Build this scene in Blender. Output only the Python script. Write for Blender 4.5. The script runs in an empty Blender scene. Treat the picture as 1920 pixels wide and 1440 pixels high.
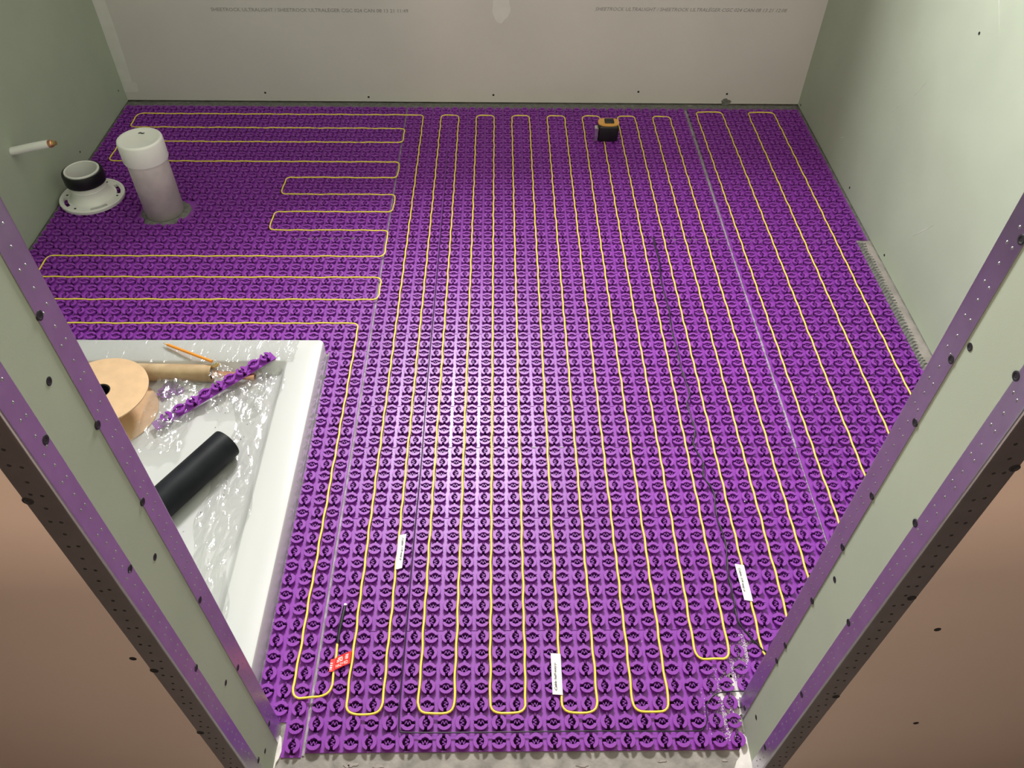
import bpy, bmesh, math, random
from mathutils import Vector, Matrix, noise
random.seed(7)
sc = bpy.context.scene
COL = sc.collection
PI = math.pi
# ------------------------------------------------------------------ camera, world, lights, exposure
CAM = Vector((0.26805, -0.48801, 1.41764))
pitch, yaw, roll, FPX = 0.813439, -0.02575995, 0.01883537, 1483.64
cp, sp = math.cos(pitch), math.sin(pitch)
Z3 = Matrix.Rotation(yaw, 3, 'Z')
f_ = Z3 @ Vector((0, cp, -sp)); u_ = Z3 @ Vector((0, sp, cp)); r_ = Z3 @ Vector((1, 0, 0))
c_, s_ = math.cos(roll), math.sin(roll)
r2, u2 = c_ * r_ + s_ * u_, -s_ * r_ + c_ * u_
cam = bpy.data.objects.new('camera', bpy.data.cameras.new('camera'))
COL.objects.link(cam)
Mc = Matrix((r2, u2, -f_)).transposed().to_4x4(); Mc.translation = CAM
cam.matrix_world = Mc
cam.data.sensor_width = 36; cam.data.lens = FPX / 1920 * 36; cam.data.clip_start = 0.02
sc.camera = cam
def to_px(P):
    d = Vector(P) - CAM
    z = d.dot(f_)
    return (960 + FPX * d.dot(r2) / z, 720 - FPX * d.dot(u2) / z)
w = bpy.data.worlds.new('world'); sc.world = w; w.use_nodes = True
w.node_tree.nodes['Background'].inputs[0].default_value = (1.0, 0.82, 0.68, 1)
w.node_tree.nodes['Background'].inputs[1].default_value = 0.12
sc.view_settings.view_transform = 'Standard'; sc.view_settings.look = 'None'
sc.view_settings.gamma = 1; sc.view_settings.use_curve_mapping = False
sc.view_settings.exposure = 0.0
def area(name, loc, target, sx, sy, energy, color, spread=180):
    l = bpy.data.lights.new(name, 'AREA'); l.shape = 'RECTANGLE'; l.size = sx; l.size_y = sy
    l.energy = energy; l.color = color; l.spread = math.radians(spread)
    o = bpy.data.objects.new(name, l); COL.objects.link(o); o.location = loc
    o.rotation_euler = (Vector(target) - Vector(loc)).to_track_quat('-Z', 'Y').to_euler()
    return o
area('vanity_light', (0.08, 2.22, 1.74), (0.55, 0.0, 1.38), 0.5, 0.26, 80, (1.0, 0.98, 0.95), 134)
area('hall_wall_light', (-0.15, -1.95, 1.78), (0.1, 0.0, 1.0), 0.16, 0.16, 14, (1.0, 0.72, 0.53))
area('hall_fill_light', (0.3, -0.68, 2.34), (0.3, -0.68, 0), 0.22, 0.22, 5, (1.0, 0.76, 0.60))  # added fill for the lower front walls and the doorway floor

# ------------------------------------------------------------------ materials
def mat(name, col, rough=0.5, metal=0.0, spec=0.5, var=0.0, vscale=8.0, col2=None, bump=0.0, bscale=200.0, coat=0.0, detail=4):
    m = bpy.data.materials.new(name); m.use_nodes = True
    nt = m.node_tree; b = nt.nodes['Principled BSDF']
    b.inputs['Roughness'].default_value = rough; b.inputs['Metallic'].default_value = metal
    b.inputs['Specular IOR Level'].default_value = spec; b.inputs['Coat Weight'].default_value = coat
    c = (*col, 1)
    tc = nt.nodes.new('ShaderNodeTexCoord')
    if var or col2:
        n = nt.nodes.new('ShaderNodeTexNoise'); n.inputs['Scale'].default_value = vscale; n.inputs['Detail'].default_value = detail
        nt.links.new(tc.outputs['Object'], n.inputs['Vector'])
        mx = nt.nodes.new('ShaderNodeMix'); mx.data_type = 'RGBA'
        mx.inputs[6].default_value = (*(x * (1 - var) for x in col), 1)
        mx.inputs[7].default_value = (*(col2 or tuple(min(1, x * (1 + var)) for x in col)), 1)
        rp = nt.nodes.new('ShaderNodeMapRange'); rp.inputs[1].default_value = 0.35; rp.inputs[2].default_value = 0.65
        nt.links.new(n.outputs['Fac'], rp.inputs[0]); nt.links.new(rp.outputs[0], mx.inputs[0])
        nt.links.new(mx.outputs[2], b.inputs['Base Color'])
    else:
        b.inputs['Base Color'].default_value = c
    if bump:
        n2 = nt.nodes.new('ShaderNodeTexNoise'); n2.inputs['Scale'].default_value = bscale; n2.inputs['Detail'].default_value = 5
        nt.links.new(tc.outputs['Object'], n2.inputs['Vector'])
        bp = nt.nodes.new('ShaderNodeBump'); bp.inputs['Strength'].default_value = bump; bp.inputs['Distance'].default_value = 0.002
        nt.links.new(n2.outputs['Fac'], bp.inputs['Height']); nt.links.new(bp.outputs[0], b.inputs['Normal'])
    return m
M = {}
M['purple'] = mat('purple_plastic', (0.25, 0.040, 0.37), 0.42, spec=0.45, var=0.08, vscale=3)
M['purple_sheet'] = mat('purple_sheet_plastic', (0.25, 0.040, 0.37), 0.37, spec=0.5, var=0.08, vscale=3)
M['gap_shade'] = mat('stud_gap_shade', (0.022, 0.003, 0.026), 0.9, spec=0.2)  # shade inside the stud gaps, put into a near-black colour
M['yellow'] = mat('yellow_cable_jacket', (0.92, 0.75, 0.095), 0.4, spec=0.4)
M['black'] = mat('black_rubber', (0.006, 0.006, 0.008), 0.4)
M['blackpipe'] = mat('black_abs', (0.006, 0.007, 0.010), 0.5, spec=0.15, col2=(0.014, 0.016, 0.020), vscale=14, detail=8)
M['green'] = mat('green_drywall', (0.395, 0.445, 0.35), 0.75, spec=0.3, var=0.035, vscale=5, bump=0.04, bscale=700)
M['grey'] = mat('grey_drywall', (0.60, 0.575, 0.55), 0.8, spec=0.25, var=0.03, vscale=3, bump=0.04, bscale=700)
M['pink'] = mat('beige_drywall', (0.60, 0.50, 0.43), 0.8, spec=0.25, var=0.03, vscale=3, bump=0.04, bscale=700)
M['white'] = mat('white_paint', (0.75, 0.74, 0.72), 0.6)
M['gypsum'] = mat('white_gypsum', (0.70, 0.68, 0.65), 0.9, var=0.1, vscale=60)
M['compound'] = mat('joint_compound', (0.66, 0.65, 0.62), 0.8, var=0.03, vscale=20)
M['metal'] = mat('galvanized_steel', (0.50, 0.49, 0.55), 0.30, metal=1.0, var=0.05, vscale=30, bump=0.05, bscale=900)
M['steel'] = mat('bright_steel', (0.8, 0.8, 0.8), 0.22, metal=1.0)
M['screw'] = mat('black_screw', (0.008, 0.008, 0.010), 0.55)
M['pvc'] = mat('white_pvc', (0.84, 0.83, 0.80), 0.35, coat=0.1)
M['pvc_dirty'] = mat('dusty_pvc', (0.70, 0.65, 0.62), 0.55, var=0.10, vscale=18, detail=8)
M['acrylic'] = mat('white_acrylic', (0.60, 0.60, 0.61), 0.18, coat=0.3)
M['card'] = mat('tan_cardboard', (0.66, 0.44, 0.27), 0.8, var=0.05, vscale=40, spec=0.2)
M['tube'] = mat('brown_paper_tube', (0.36, 0.235, 0.125), 0.6, col2=(0.50, 0.36, 0.21), vscale=22)
M['copper'] = mat('copper', (0.80, 0.42, 0.28), 0.3, metal=1.0)
M['brass'] = mat('brass', (0.75, 0.55, 0.25), 0.25, metal=1.0)
M['orange'] = mat('orange_paint', (0.85, 0.30, 0.035), 0.4)
M['tapeorange'] = mat('orange_plastic', (0.75, 0.38, 0.09), 0.4)
M['wood'] = mat('bare_wood', (0.75, 0.52, 0.30), 0.7)
M['graphite'] = mat('graphite', (0.03, 0.03, 0.03), 0.4)
M['paper'] = mat('white_paper', (0.88, 0.88, 0.86), 0.7)
M['ink'] = mat('black_ink', (0.03, 0.03, 0.03), 0.7)
M['print'] = mat('grey_print', (0.25, 0.245, 0.235), 0.8)
M['red'] = mat('red_vinyl', (0.80, 0.02, 0.018), 0.35)
M['whiteprint'] = mat('white_print', (0.92, 0.85, 0.83), 0.5)
M['concrete'] = mat('concrete', (0.20, 0.19, 0.17), 0.9, col2=(0.34, 0.32, 0.29), vscale=30, bump=0.6, bscale=120, detail=10)
M['thinset'] = mat('grey_thinset', (0.12, 0.12, 0.11), 0.9, col2=(0.20, 0.20, 0.185), vscale=80, bump=0.7, bscale=150)
M['seam'] = mat('pale_thinset', (0.46, 0.41, 0.48), 0.8, col2=(0.26, 0.23, 0.27), vscale=60, bump=0.4, bscale=200)
M['slab'] = mat('patched_slab', (0.36, 0.32, 0.295), 0.9, col2=(0.27, 0.245, 0.225), vscale=25, bump=0.4, bscale=150)
def film_mat():
    m = bpy.data.materials.new('clear_film'); m.use_nodes = True; nt = m.node_tree
    for n in list(nt.nodes): nt.nodes.remove(n)
    out = nt.nodes.new('ShaderNodeOutputMaterial'); t = nt.nodes.new('ShaderNodeBsdfTransparent')
    t.inputs[0].default_value = (0.97, 0.97, 0.97, 1)
    g = nt.nodes.new('ShaderNodeBsdfGlossy'); g.inputs['Roughness'].default_value = 0.12
    d = nt.nodes.new('ShaderNodeBsdfDiffuse'); d.inputs[0].default_value = (0.8, 0.8, 0.8, 1)
    m1 = nt.nodes.new('ShaderNodeMixShader'); m1.inputs[0].default_value = 0.16
    m2 = nt.nodes.new('ShaderNodeMixShader'); m2.inputs[0].default_value = 0.10
    nt.links.new(t.outputs[0], m1.inputs[1]); nt.links.new(g.outputs[0], m1.inputs[2])
    nt.links.new(m1.outputs[0], m2.inputs[1]); nt.links.new(d.outputs[0], m2.inputs[2])
    tc = nt.nodes.new('ShaderNodeTexCoord'); n = nt.nodes.new('ShaderNodeTexNoise')
    n.inputs['Scale'].default_value = 60; n.inputs['Detail'].default_value = 3; n.inputs['Distortion'].default_value = 1.2
    mp = nt.nodes.new('ShaderNodeMapping'); mp.inputs['Scale'].default_value = (1.0, 0.35, 1.0)
    nt.links.new(tc.outputs['Object'], mp.inputs[0]); nt.links.new(mp.outputs[0], n.inputs['Vector'])
    b = nt.nodes.new('ShaderNodeBump'); b.inputs['Strength'].default_value = 0.6; b.inputs['Distance'].default_value = 0.006
    nt.links.new(n.outputs['Fac'], b.inputs['Height']); nt.links.new(b.outputs[0], g.inputs['Normal'])
    nt.links.new(m2.outputs[0], out.inputs[0])
    return m
M['film'] = film_mat()

# ------------------------------------------------------------------ helpers
def obj(name, data, m=None, parent=None, loc=None, rot=None):
    o = bpy.data.objects.new(name, data); COL.objects.link(o)
    if m is not None and data is not None and not data.materials: data.materials.append(M[m])
    if parent: o.parent = parent
    if loc is not None: o.location = loc
    if rot is not None: o.rotation_euler = rot
    return o
def mesh(name, v, f, smooth=False):
    me = bpy.data.meshes.new(name); me.from_pydata([tuple(x) for x in v], [], f); me.update()
    if smooth:
        for p_ in me.polygons: p_.use_smooth = True
    return me
def tag(o, label, cat, group=None, kind=None):
    o['label'] = label; o['category'] = cat
    if group: o['group'] = group
    if kind: o['kind'] = kind
    return o
def struct(o, label=None):
    o['kind'] = 'structure'
    if label: o['label'] = label
    return o
def empty(name, loc=(0, 0, 0), rz=0):
    o = bpy.data.objects.new(name, None); COL.objects.link(o); o.location = loc; o.rotation_euler = (0, 0, rz); o.empty_display_size = 0.02
    return o
class MB:
    def __init__(s): s.v = []; s.f = []
    def add(s, v, f):
        n = len(s.v); s.v += [Vector(x) for x in v]; s.f += [[i + n for i in q] for q in f]; return s
    def box(s, x0, y0, z0, x1, y1, z1):
        return s.add([(x0, y0, z0), (x1, y0, z0), (x1, y1, z0), (x0, y1, z0), (x0, y0, z1), (x1, y0, z1), (x1, y1, z1), (x0, y1, z1)],
                     [(3, 2, 1, 0), (4, 5, 6, 7), (0, 1, 5, 4), (1, 2, 6, 5), (2, 3, 7, 6), (3, 0, 4, 7)])
    def prism(s, poly, z0, z1):      # poly counter-clockwise
        n = len(poly)
        return s.add([(x, y, z0) for x, y in poly] + [(x, y, z1) for x, y in poly],
                     [list(range(n))[::-1], list(range(n, 2 * n))] + [[i, (i + 1) % n, n + (i + 1) % n, n + i] for i in range(n)])
    def lathe(s, prof, seg=32, mtx=None, close=False):
        n = len(prof); v = []; f = []
        for k in range(seg):
            a = 2 * PI * k / seg
            for r, z in prof:
                q = Vector((r * math.cos(a), r * math.sin(a), z)); v.append(mtx @ q if mtx else q)
        for k in range(seg):
            k2 = (k + 1) % seg
            for i in range(n - 1 + (1 if close else 0)):
                j = (i + 1) % n
                f.append([k * n + i, k2 * n + i, k2 * n + j, k * n + j])
        return s.add(v, f)
    def tube(s, pts, r, seg=8, caps=True):
        pts = [Vector(p_) for p_ in pts]; v = []; f = []; up = Vector((0, 0, 1)); n = len(pts)
        for i, p_ in enumerate(pts):
            t = (pts[min(i + 1, n - 1)] - pts[max(i - 1, 0)]).normalized()
            a = up.cross(t)
            if a.length < 1e-4: a = Vector((1, 0, 0))
            a.normalize(); b = t.cross(a)
            rr = r[i] if isinstance(r, (list, tuple)) else r
            v += [p_ + rr * (math.cos(2 * PI * k / seg) * a + math.sin(2 * PI * k / seg) * b) for k in range(seg)]
        for i in range(n - 1):
            f += [[i * seg + k, i * seg + (k + 1) % seg, (i + 1) * seg + (k + 1) % seg, (i + 1) * seg + k] for k in range(seg)]
        if caps: f += [list(range(seg))[::-1], [(n - 1) * seg + k for k in range(seg)]]
        return s.add(v, f)
    def build(s, name, m, parent=None, smooth=False, auto=None, loc=None, rot=None):
        me = mesh(name, s.v, s.f, smooth)
        if auto is not None:
            me.set_sharp_from_angle(angle=math.radians(auto))
        return obj(name, me, m, parent, loc, rot)
def axis_matrix(a, b):
    a, b = Vector(a), Vector(b); q = (b - a).to_track_quat('Z', 'Y')
    return Matrix.Translation(a) @ q.to_matrix().to_4x4()
def bevelled_box(name, m, size, bev, parent=None, loc=(0, 0, 0), seg=2, rot=None):
    bm = bmesh.new(); bmesh.ops.create_cube(bm, size=1)
    for v in bm.verts: v.co = Vector((v.co.x * size[0], v.co.y * size[1], v.co.z * size[2]))
    bmesh.ops.bevel(bm, geom=bm.edges[:], offset=bev, segments=seg, affect='EDGES', profile=0.5)
    me = bpy.data.meshes.new(name); bm.to_mesh(me); bm.free()
    for q in me.polygons: q.use_smooth = True
    me.set_sharp_from_angle(angle=math.radians(50))
    return obj(name, me, m, parent, loc, rot)
def text_mesh(name, body, size, m, parent, mtx, width=None, shear=0.0, ext=0.00015, align='LEFT'):
    cu = bpy.data.curves.new('t', 'FONT'); cu.body = body; cu.size = size; cu.shear = shear; cu.extrude = ext
    cu.align_x = align; cu.resolution_u = 2
    to = bpy.data.objects.new('t', cu); COL.objects.link(to)
    bpy.context.view_layer.update()
    me = bpy.data.meshes.new_from_object(to.evaluated_get(bpy.context.evaluated_depsgraph_get()))
    bpy.data.objects.remove(to); bpy.data.curves.remove(cu)
    me.name = name; me.materials.clear()
    xs = [v.co.x for v in me.vertices]
    sx = (width / (max(xs) - min(xs))) if width else 1
    x0 = min(xs)
    for v in me.vertices: v.co = mtx @ Vector(((v.co.x - x0) * sx, v.co.y, v.co.z))
    return obj(name, me, m, parent)

P = 0.03175                      # stud pitch of the membrane
HC = 0.30 * P                    # stud height
SLAB = -0.002
XL, XR, YB = -1.09, 1.385, 2.28  # left wall, right wall, back wall
JLX, JLY0, JLY1 = -0.11, -0.086, 0.032    # left jamb: face x, hall side y, room side y
JRX, JRY0, JRY1 = 0.70, -0.063, 0.067
CEIL = 2.4

# ------------------------------------------------------------------ room shell
fl = struct(MB().box(-2.6, -2.6, SLAB - 0.12, 2.9, 2.5, SLAB).build('floor', 'concrete'), 'bare grey concrete slab under the purple sheets')
MB().box(XL - 0.12, JLY1, 0.003, XL, 2.45, CEIL)
wl = struct(MB().box(XL - 0.12, JLY1, 0.003, XL, 2.45, CEIL).build('wall_left', 'green'), 'green drywall beside the toilet flange')
wr = struct(MB().box(XR, JRY1, 0.004, XR + 0.12, 2.45, CEIL).build('wall_right', 'green'), 'pale green drywall along the bare thinset strip')
wb = struct(MB().box(XL, YB, 0.006, XR, YB + 0.12, CEIL).build('wall_back', 'grey'), 'grey drywall printed with two lines of lettering')
struct(MB().box(-2.6, -2.6, CEIL, 2.9, 2.5, CEIL + 0.1).build('ceiling', 'white'))
def front_wall(name, x0, x1, y0, y1, z0, z1, label):
    me = MB().box(x0, y0, z0, x1, y1, z1).build(name, 'green')
    me.data.materials.append(M['pink']); me.data.polygons[2].material_index = 1
    return struct(me, label)
wfl = front_wall('wall_front_left', -2.6, JLX, JLY0, JLY1, SLAB, CEIL, 'green-edged drywall jamb with metal corner beads beside the shower tray')
wfr = front_wall('wall_front_right', JRX, 2.9, JRY0, JRY1, SLAB, CEIL, 'green-edged drywall jamb with metal corner beads beside the white dust')
front_wall('wall_front_header', JLX, JRX, JLY0, JLY1, 2.1, CEIL, 'drywall above the doorway')
M['hall_low_bounce'] = mat('dark_bounce_cut', (0.10, 0.07, 0.05), 0.6, var=0.2, vscale=6)  # unseen hall walls made dark to cut bounced light
struct(MB().box(-2.6, -2.72, SLAB, 2.9, -2.6, CEIL).build('wall_hall', 'hall_low_bounce'))
struct(MB().box(-2.72, -2.72, SLAB, -2.6, JLY0, CEIL).build('wall_hall_left', 'hall_low_bounce'))
struct(MB().box(2.9, -2.72, SLAB, 3.02, JRY0, CEIL).build('wall_hall_right', 'hall_low_bounce'))

struct(MB().box(-2.6, -1.0, SLAB, 2.9, -0.9, 1.2).build('wall_shade_blocker', 'pink'))  # unseen low wall, added to cast the shadow edge on the front walls
# screw heads and small marks set in the drywall
def screw_mesh():
    b = MB().lathe([(0.0001, 0.0001), (0.0018, 0.0001), (0.0028, 0.0005), (0.0041, 0.0004), (0.0043, -0.001)], 14)
    return mesh('screw', b.v, b.f)
SCREW = screw_mesh(); SCREW.materials.append(M['screw'])
NB = {'-y': Matrix.Rotation(PI / 2, 4, 'X'), '+x': Matrix.Rotation(PI / 2, 4, 'Y'), '-x': Matrix.Rotation(-PI / 2, 4, 'Y')}
def screw(parent, p_, n, s=1.0, name='screw'):
    o = bpy.data.objects.new(name, SCREW); COL.objects.link(o); o.parent = parent
    o.matrix_local = Matrix.Translation(p_) @ NB[n] @ Matrix.Scale(s, 4)
    return o
for x, z in ((0.251, 0.034), (0.783, 0.05), (-0.582, 0.037), (-0.207, 0.023), (1.111, 0.044)): screw(wb, (x, YB, z), '-y', 0.95)
for y, z in ((2.252, 0.017), (1.679, 0.033), (1.341, 0.025), (1.352, 0.656)): screw(wr, (XR, y, z), '-x', 0.95)
for y, z in ((2.236, 0.063), (1.665, 0.012), (1.843, 0.049)): screw(wl, (XL, y, z), '+x', 0.8)
for x, z in ((-0.153, 0.531),): screw(wfl, (x, JLY0, z), '-y', 1.0)
for x, z in ((0.787, 0.546), (0.876, 0.25)): screw(wfr, (x, JRY0, z), '-y', 1.0)
for y, z in ((-0.024, 0.93), (-0.023, 0.648), (-0.030, 0.329), (-0.034, 0.07)): screw(wfl, (JLX, y, z), '+x', 1.0)
for y, z in ((0.029, 0.92), (0.022, 0.513), (0.011, 0.078)): screw(wfr, (JRX, y, z), '-x', 1.0)
# joint compound patches, blob outlines with a little thickness
def blob(name, m, parent, cx, cz, rx, rz, y, th=0.0008, n=26, jag=0.15, seed=0, normal='-y'):
    rnd = random.Random(seed); v = []; ph = [rnd.uniform(0, 6.28) for _ in range(4)]
    for k in range(n):
        a = 2 * PI * k / n
        q = 1 + jag * (math.sin(3 * a + ph[0]) * .5 + math.sin(5 * a + ph[1]) * .3 + math.sin(9 * a + ph[2]) * .25)
        v.append((rx * q * math.cos(a), rz * q * math.sin(a)))
    b = MB().prism(v, 0, th)
    o = b.build(name, m, parent)
    if normal == '-y': o.matrix_local = Matrix.Translation((cx, y, cz)) @ Matrix.Rotation(PI / 2, 4, 'X')
    elif normal == 'z': o.matrix_local = Matrix.Translation((cx, y, cz))
    return o
blob('compound_patch', 'compound', wb, 0.278, 0.345, 0.03, 0.05, YB, seed=3, n=30, jag=0.12)
MB().prism([(XL, 0.036), (-1.042, 0.038), (-1.038, 0.045), (-1.036, 0.068), (-1.044, 0.072), (XL, 0.072)], 0, 0.001).build('compound_patch', 'compound', wb).matrix_local = Matrix.Translation((0, YB, 0)) @ Matrix.Rotation(PI / 2, 4, 'X')
MB().prism([(XL, 0.073), (-1.052, 0.073), (-1.047, 0.25), (-1.05, 0.6), (-1.046, 1.2), (-1.05, 2.3), (XL, 2.3)], 0, 0.0007).build('joint_tape', 'compound', wb).matrix_local = Matrix.Translation((0, YB, 0)) @ Matrix.Rotation(PI / 2, 4, 'X')
blob('thinset_smear', 'thinset', wb, 1.113, 0.012, 0.018, 0.014, YB, seed=8, jag=0.25)
for y0, z0, y1, z1, wd in ((1.25, 0.16, 1.19, 0.235, .0012), (1.86, .105, 1.83, .125, .001), (1.40, 0.80, 1.27, 0.68, .001), (1.52, 0.42, 1.49, 0.47, .0007), (1.60, .33, 1.58, .36, .0007)):
    L_ = math.hypot(y1 - y0, z1 - z0)
    o = MB().prism([(0, -wd / 2), (L_ * .4, -wd * .7), (L_, 0), (L_ * .5, wd * .6)], 0, 0.0004).build('scratch', 'gypsum', wr)
    o.matrix_local = Matrix.Translation((XR, y0, z0)) @ Matrix.Rotation(math.atan2(z1 - z0, y1 - y0), 4, 'X') @ Matrix(((0, 0, -1, 0), (1, 0, 0, 0), (0, -1, 0, 0), (0, 0, 0, 1)))
# printed board lettering
TXM = lambda x, z: Matrix.Translation((x, YB - 0.0003, z)) @ Matrix.Rotation(PI / 2, 4, 'X')
text_mesh('board_print', 'SHEETROCK ULTRALIGHT / SHEETROCK ULTRALÉGER CGC 024 CAN 08 13 21 11:49', 0.0165, 'print', wb, TXM(-0.702, 0.326), 0.665)
text_mesh('board_print', 'SHEETROCK ULTRALIGHT / SHEETROCK ULTRALÉGER CGC 024 CAN 08 13 21 12:08', 0.0165, 'print', wb, TXM(0.598, 0.338), 0.655, shear=0.25)

# ------------------------------------------------------------------ galvanized corner beads
def bead(name, corner, dx, dy, wx, wy, screws_x, screws_y, label):
    """L strip round a vertical corner: one flange on the face normal to x (runs along y), one on the face normal to y."""
    cx, cy = corner; t = 0.0009; z0, z1 = 0.004, 2.1
    root = empty(name, (cx, cy, z0)); tag(root, label, 'corner bead', 'metal corner beads on the doorway jambs')
    # dx: outward sign of the x face, dy: outward sign of the y face
    pr = [(dx * t, -dy * wx), (dx * t * 1.2, -dy * 0.004)]
    for k in range(7):
        a = PI / 2 * k / 6; r = 0.0026
        pr.append((dx * (-0.0014 + r * math.cos(a)), dy * (-0.0014 + r * math.sin(a))))
    pr += [(-dx * 0.004, dy * t * 1.2), (-dx * wy, dy * t)]
    inner = [(-dx * wy, 0), (-dx * 0.0001, 0), (0, -dy * 0.0001), (0, -dy * wx)]
    poly = pr + inner
    ar = sum(poly[i][0] * poly[(i + 1) % len(poly)][1] - poly[(i + 1) % len(poly)][0] * poly[i][1] for i in range(len(poly)))
    if ar < 0: poly = poly[::-1]
    fg = MB().prism(poly, 0, z1 - z0).build('flange', 'metal', root, smooth=True, auto=35)
    nx = '+x' if dx > 0 else '-x'
    for off, z in screws_x: screw(fg, (dx * t, off - cy, z - z0), nx, 1.12)
    for off, z in screws_y: screw(fg, (off - cx, -t, z - z0), '-y', 1.2)
    # punched dimples
    b = MB(); h = MB()
    z = 0.03; k = 0
    while z < 1.25:
        for q in ((0.33, 0.68) if k % 2 == 0 else (0.5,)):
            c = Vector((dx * t, -dy * (0.004 + q * (wx - 0.005)), z + random.uniform(-.002, .002)))
            b.lathe([(0.0017, -0.0002), (0.0013, 0.0006), (0.0001, 0.0009)], 7, Matrix.Translation(c) @ NB[nx] @ Matrix.Diagonal((1.25, 0.85, 1, 1)))
            if dy < 0:
                c = Vector((-dx * (0.004 + q * (wy - 0.005)), -t, z + random.uniform(-.002, .002)))
                h.lathe([(0.0024, -0.0002), (0.0018, 0.0003), (0.0001, 0.0002)], 7, Matrix.Translation(c) @ NB['-y'])
        z += 0.0205; k += 1
    o = b.build('dimples', 'metal', fg, smooth=True); o['kind'] = 'stuff'
    if h.v:
        o = h.build('punched_holes', 'screw', fg); o['kind'] = 'stuff'
    return root
bead('corner_bead', (JLX, JLY1), 1, 1, 0.031, 0.031, [(0.005, 0.978), (0.001, 0.844), (0.003, 0.716), (0.006, 0.497), (0.006, 0.296), (0.006, 0.08)], [],
     'galvanized steel corner bead on the room edge of the jamb beside the shower tray')
bead('corner_bead', (JLX, JLY0), 1, -1, 0.027, 0.031, [(-0.064, 0.901), (-0.064, 0.693), (-0.062, 0.45), (-0.058, 0.1)], [(-0.138, 0.846), (-0.138, 0.50), (-0.138, 0.30)],
     'galvanized steel corner bead on the hall edge of the jamb beside the shower tray')
bead('corner_bead', (JRX, JRY1), -1, 1, 0.031, 0.031, [(0.041, 1.031), (0.041, 0.892), (0.04, 0.801), (0.04, 0.671), (0.039, 0.563), (0.037, 0.429), (0.038, 0.29), (0.037, 0.239), (0.045, 0.03)], [],
     'galvanized steel corner bead on the room edge of the jamb beside the dusty studs')
bead('corner_bead', (JRX, JRY0), -1, -1, 0.027, 0.031, [(-0.036, 0.949), (-0.036, 0.73), (-0.038, 0.514), (-0.042, 0.304), (-0.042, 0.092)], [(0.728, 0.86), (0.726, 0.624), (0.727, 0.351)],
     'galvanized steel corner bead on the hall edge of the jamb beside the dusty studs')
# torn gypsum and concrete at the foot of the jambs
blob('gypsum_chunk', 'gypsum', fl, -0.118, SLAB, 0.014, 0.045, -0.012, th=0.004, seed=4, jag=0.25, normal='z')
blob('gypsum_chunk', 'gypsum', fl, 0.697, SLAB, 0.022, 0.05, -0.045, th=0.003, seed=5, jag=0.3, normal='z')

# ------------------------------------------------------------------ purple studded membrane
R0 = 0.425
def stud_parts():
    """One stud in pitch units: two crescents with a zigzag between; +y is the notched crescent."""
    b = MB()
    def cres(poly):      # prism with a slight taper
        n = len(poly); cx = sum(x for x, y in poly) / n; cy = sum(y for x, y in poly) / n
        lo = [(cx + (x - cx) * 0.80, cy + (y - cy) * 0.66, 0) for x, y in poly]; md = [(x, y, 0.265) for x, y in poly]
        hi = [(cx + (x - cx) * 0.965, cy + (y - cy) * 0.93, 0.30) for x, y in poly]
        b.add(lo + md + hi, [list(range(2 * n, 3 * n))] + [[i, (i + 1) % n, n + (i + 1) % n, n + i] for i in range(n)] + [[n + i, n + (i + 1) % n, 2 * n + (i + 1) % n, 2 * n + i] for i in range(n)])
    top = [(R0 * math.cos(math.radians(a)), R0 * math.sin(math.radians(a))) for a in (15, 35, 56, 78, 102, 124, 145, 165)]
    top += [(-0.375, 0.085), (-0.31, 0.075), (-0.215, 0.085), (-0.18, 0.165), (0, 0.245), (0.18, 0.165), (0.215, 0.085), (0.31, 0.075), (0.375, 0.085)]
    bot = [(R0 * math.cos(math.radians(a)), R0 * math.sin(math.radians(a))) for a in (194, 215, 236, 258, 282, 304, 325, 346)]
    bot += [(0.375, -0.09), (0.30, -0.075), (0.215, -0.085), (0.175, -0.15), (0, -0.205), (-0.175, -0.15), (-0.215, -0.085), (-0.30, -0.075), (-0.375, -0.09)]
    cres(top); cres(bot)
    zz = [(-0.165, 0.05), (-0.095, -0.15), (0.0, 0.09), (0.095, -0.15), (0.165, 0.05)]
    th = 0.019
    L = [(x - th, y) for x, y in zz]; Rr = [(x + th, y) for x, y in zz]; n = 5
    v = [(x, y, 0) for x, y in L] + [(x, y, 0) for x, y in Rr] + [(x, y, 0.235) for x, y in L] + [(x, y, 0.235) for x, y in Rr]
    f = []
    for i in range(n - 1):
        f += [[2 * n + i, 3 * n + i, 3 * n + i + 1, 2 * n + i + 1], [i, 2 * n + i, 2 * n + i + 1, i + 1], [n + i, n + i + 1, 3 * n + i + 1, 3 * n + i]]
    f += [[0, n, 3 * n, 2 * n], [n - 1, 3 * n - 1, 4 * n - 1, 2 * n - 1]]
    b.add(v, f)
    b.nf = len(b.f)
    b.add([(-.385, -.16, .012), (.385, -.16, .012), (.385, .12, .012), (.24, .27, .012), (-.24, .27, .012), (-.385, .12, .012)], [[0, 1, 2, 3, 4, 5]])  # flat gap floor that carries the painted shade
    return b
SB = stud_parts()
TAB = MB().box(-0.055, 0.40, 0, 0.055, 0.60, 0.13)
TABV = [Vector(v) for v in TAB.v] + [Vector((-v.x, -v.y, v.z)) for v in TAB.v]
def stud_geo(kind, tabs=True):
    """kind 0..3 quarter turns; even kinds carry the small tabs along y."""
    a = kind * PI / 2; c, s = round(math.cos(a)), round(math.sin(a))
    v = [Vector((x.x * c - x.y * s, x.x * s + x.y * c, x.z)) * P for x in SB.v]; f = [list(q) for q in SB.f]
    if kind % 2 == 0 and tabs:
        n = len(v); v += [x * P for x in TABV]
        for k in (0, 8): f += [[i + n + k for i in q] for q in TAB.f]
    return v, f
GEO = [stud_geo(k) for k in range(4)] + [stud_geo(0, False), stud_geo(2, False)]     # the last two without tabs, for cut edges
STUD = []
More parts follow.
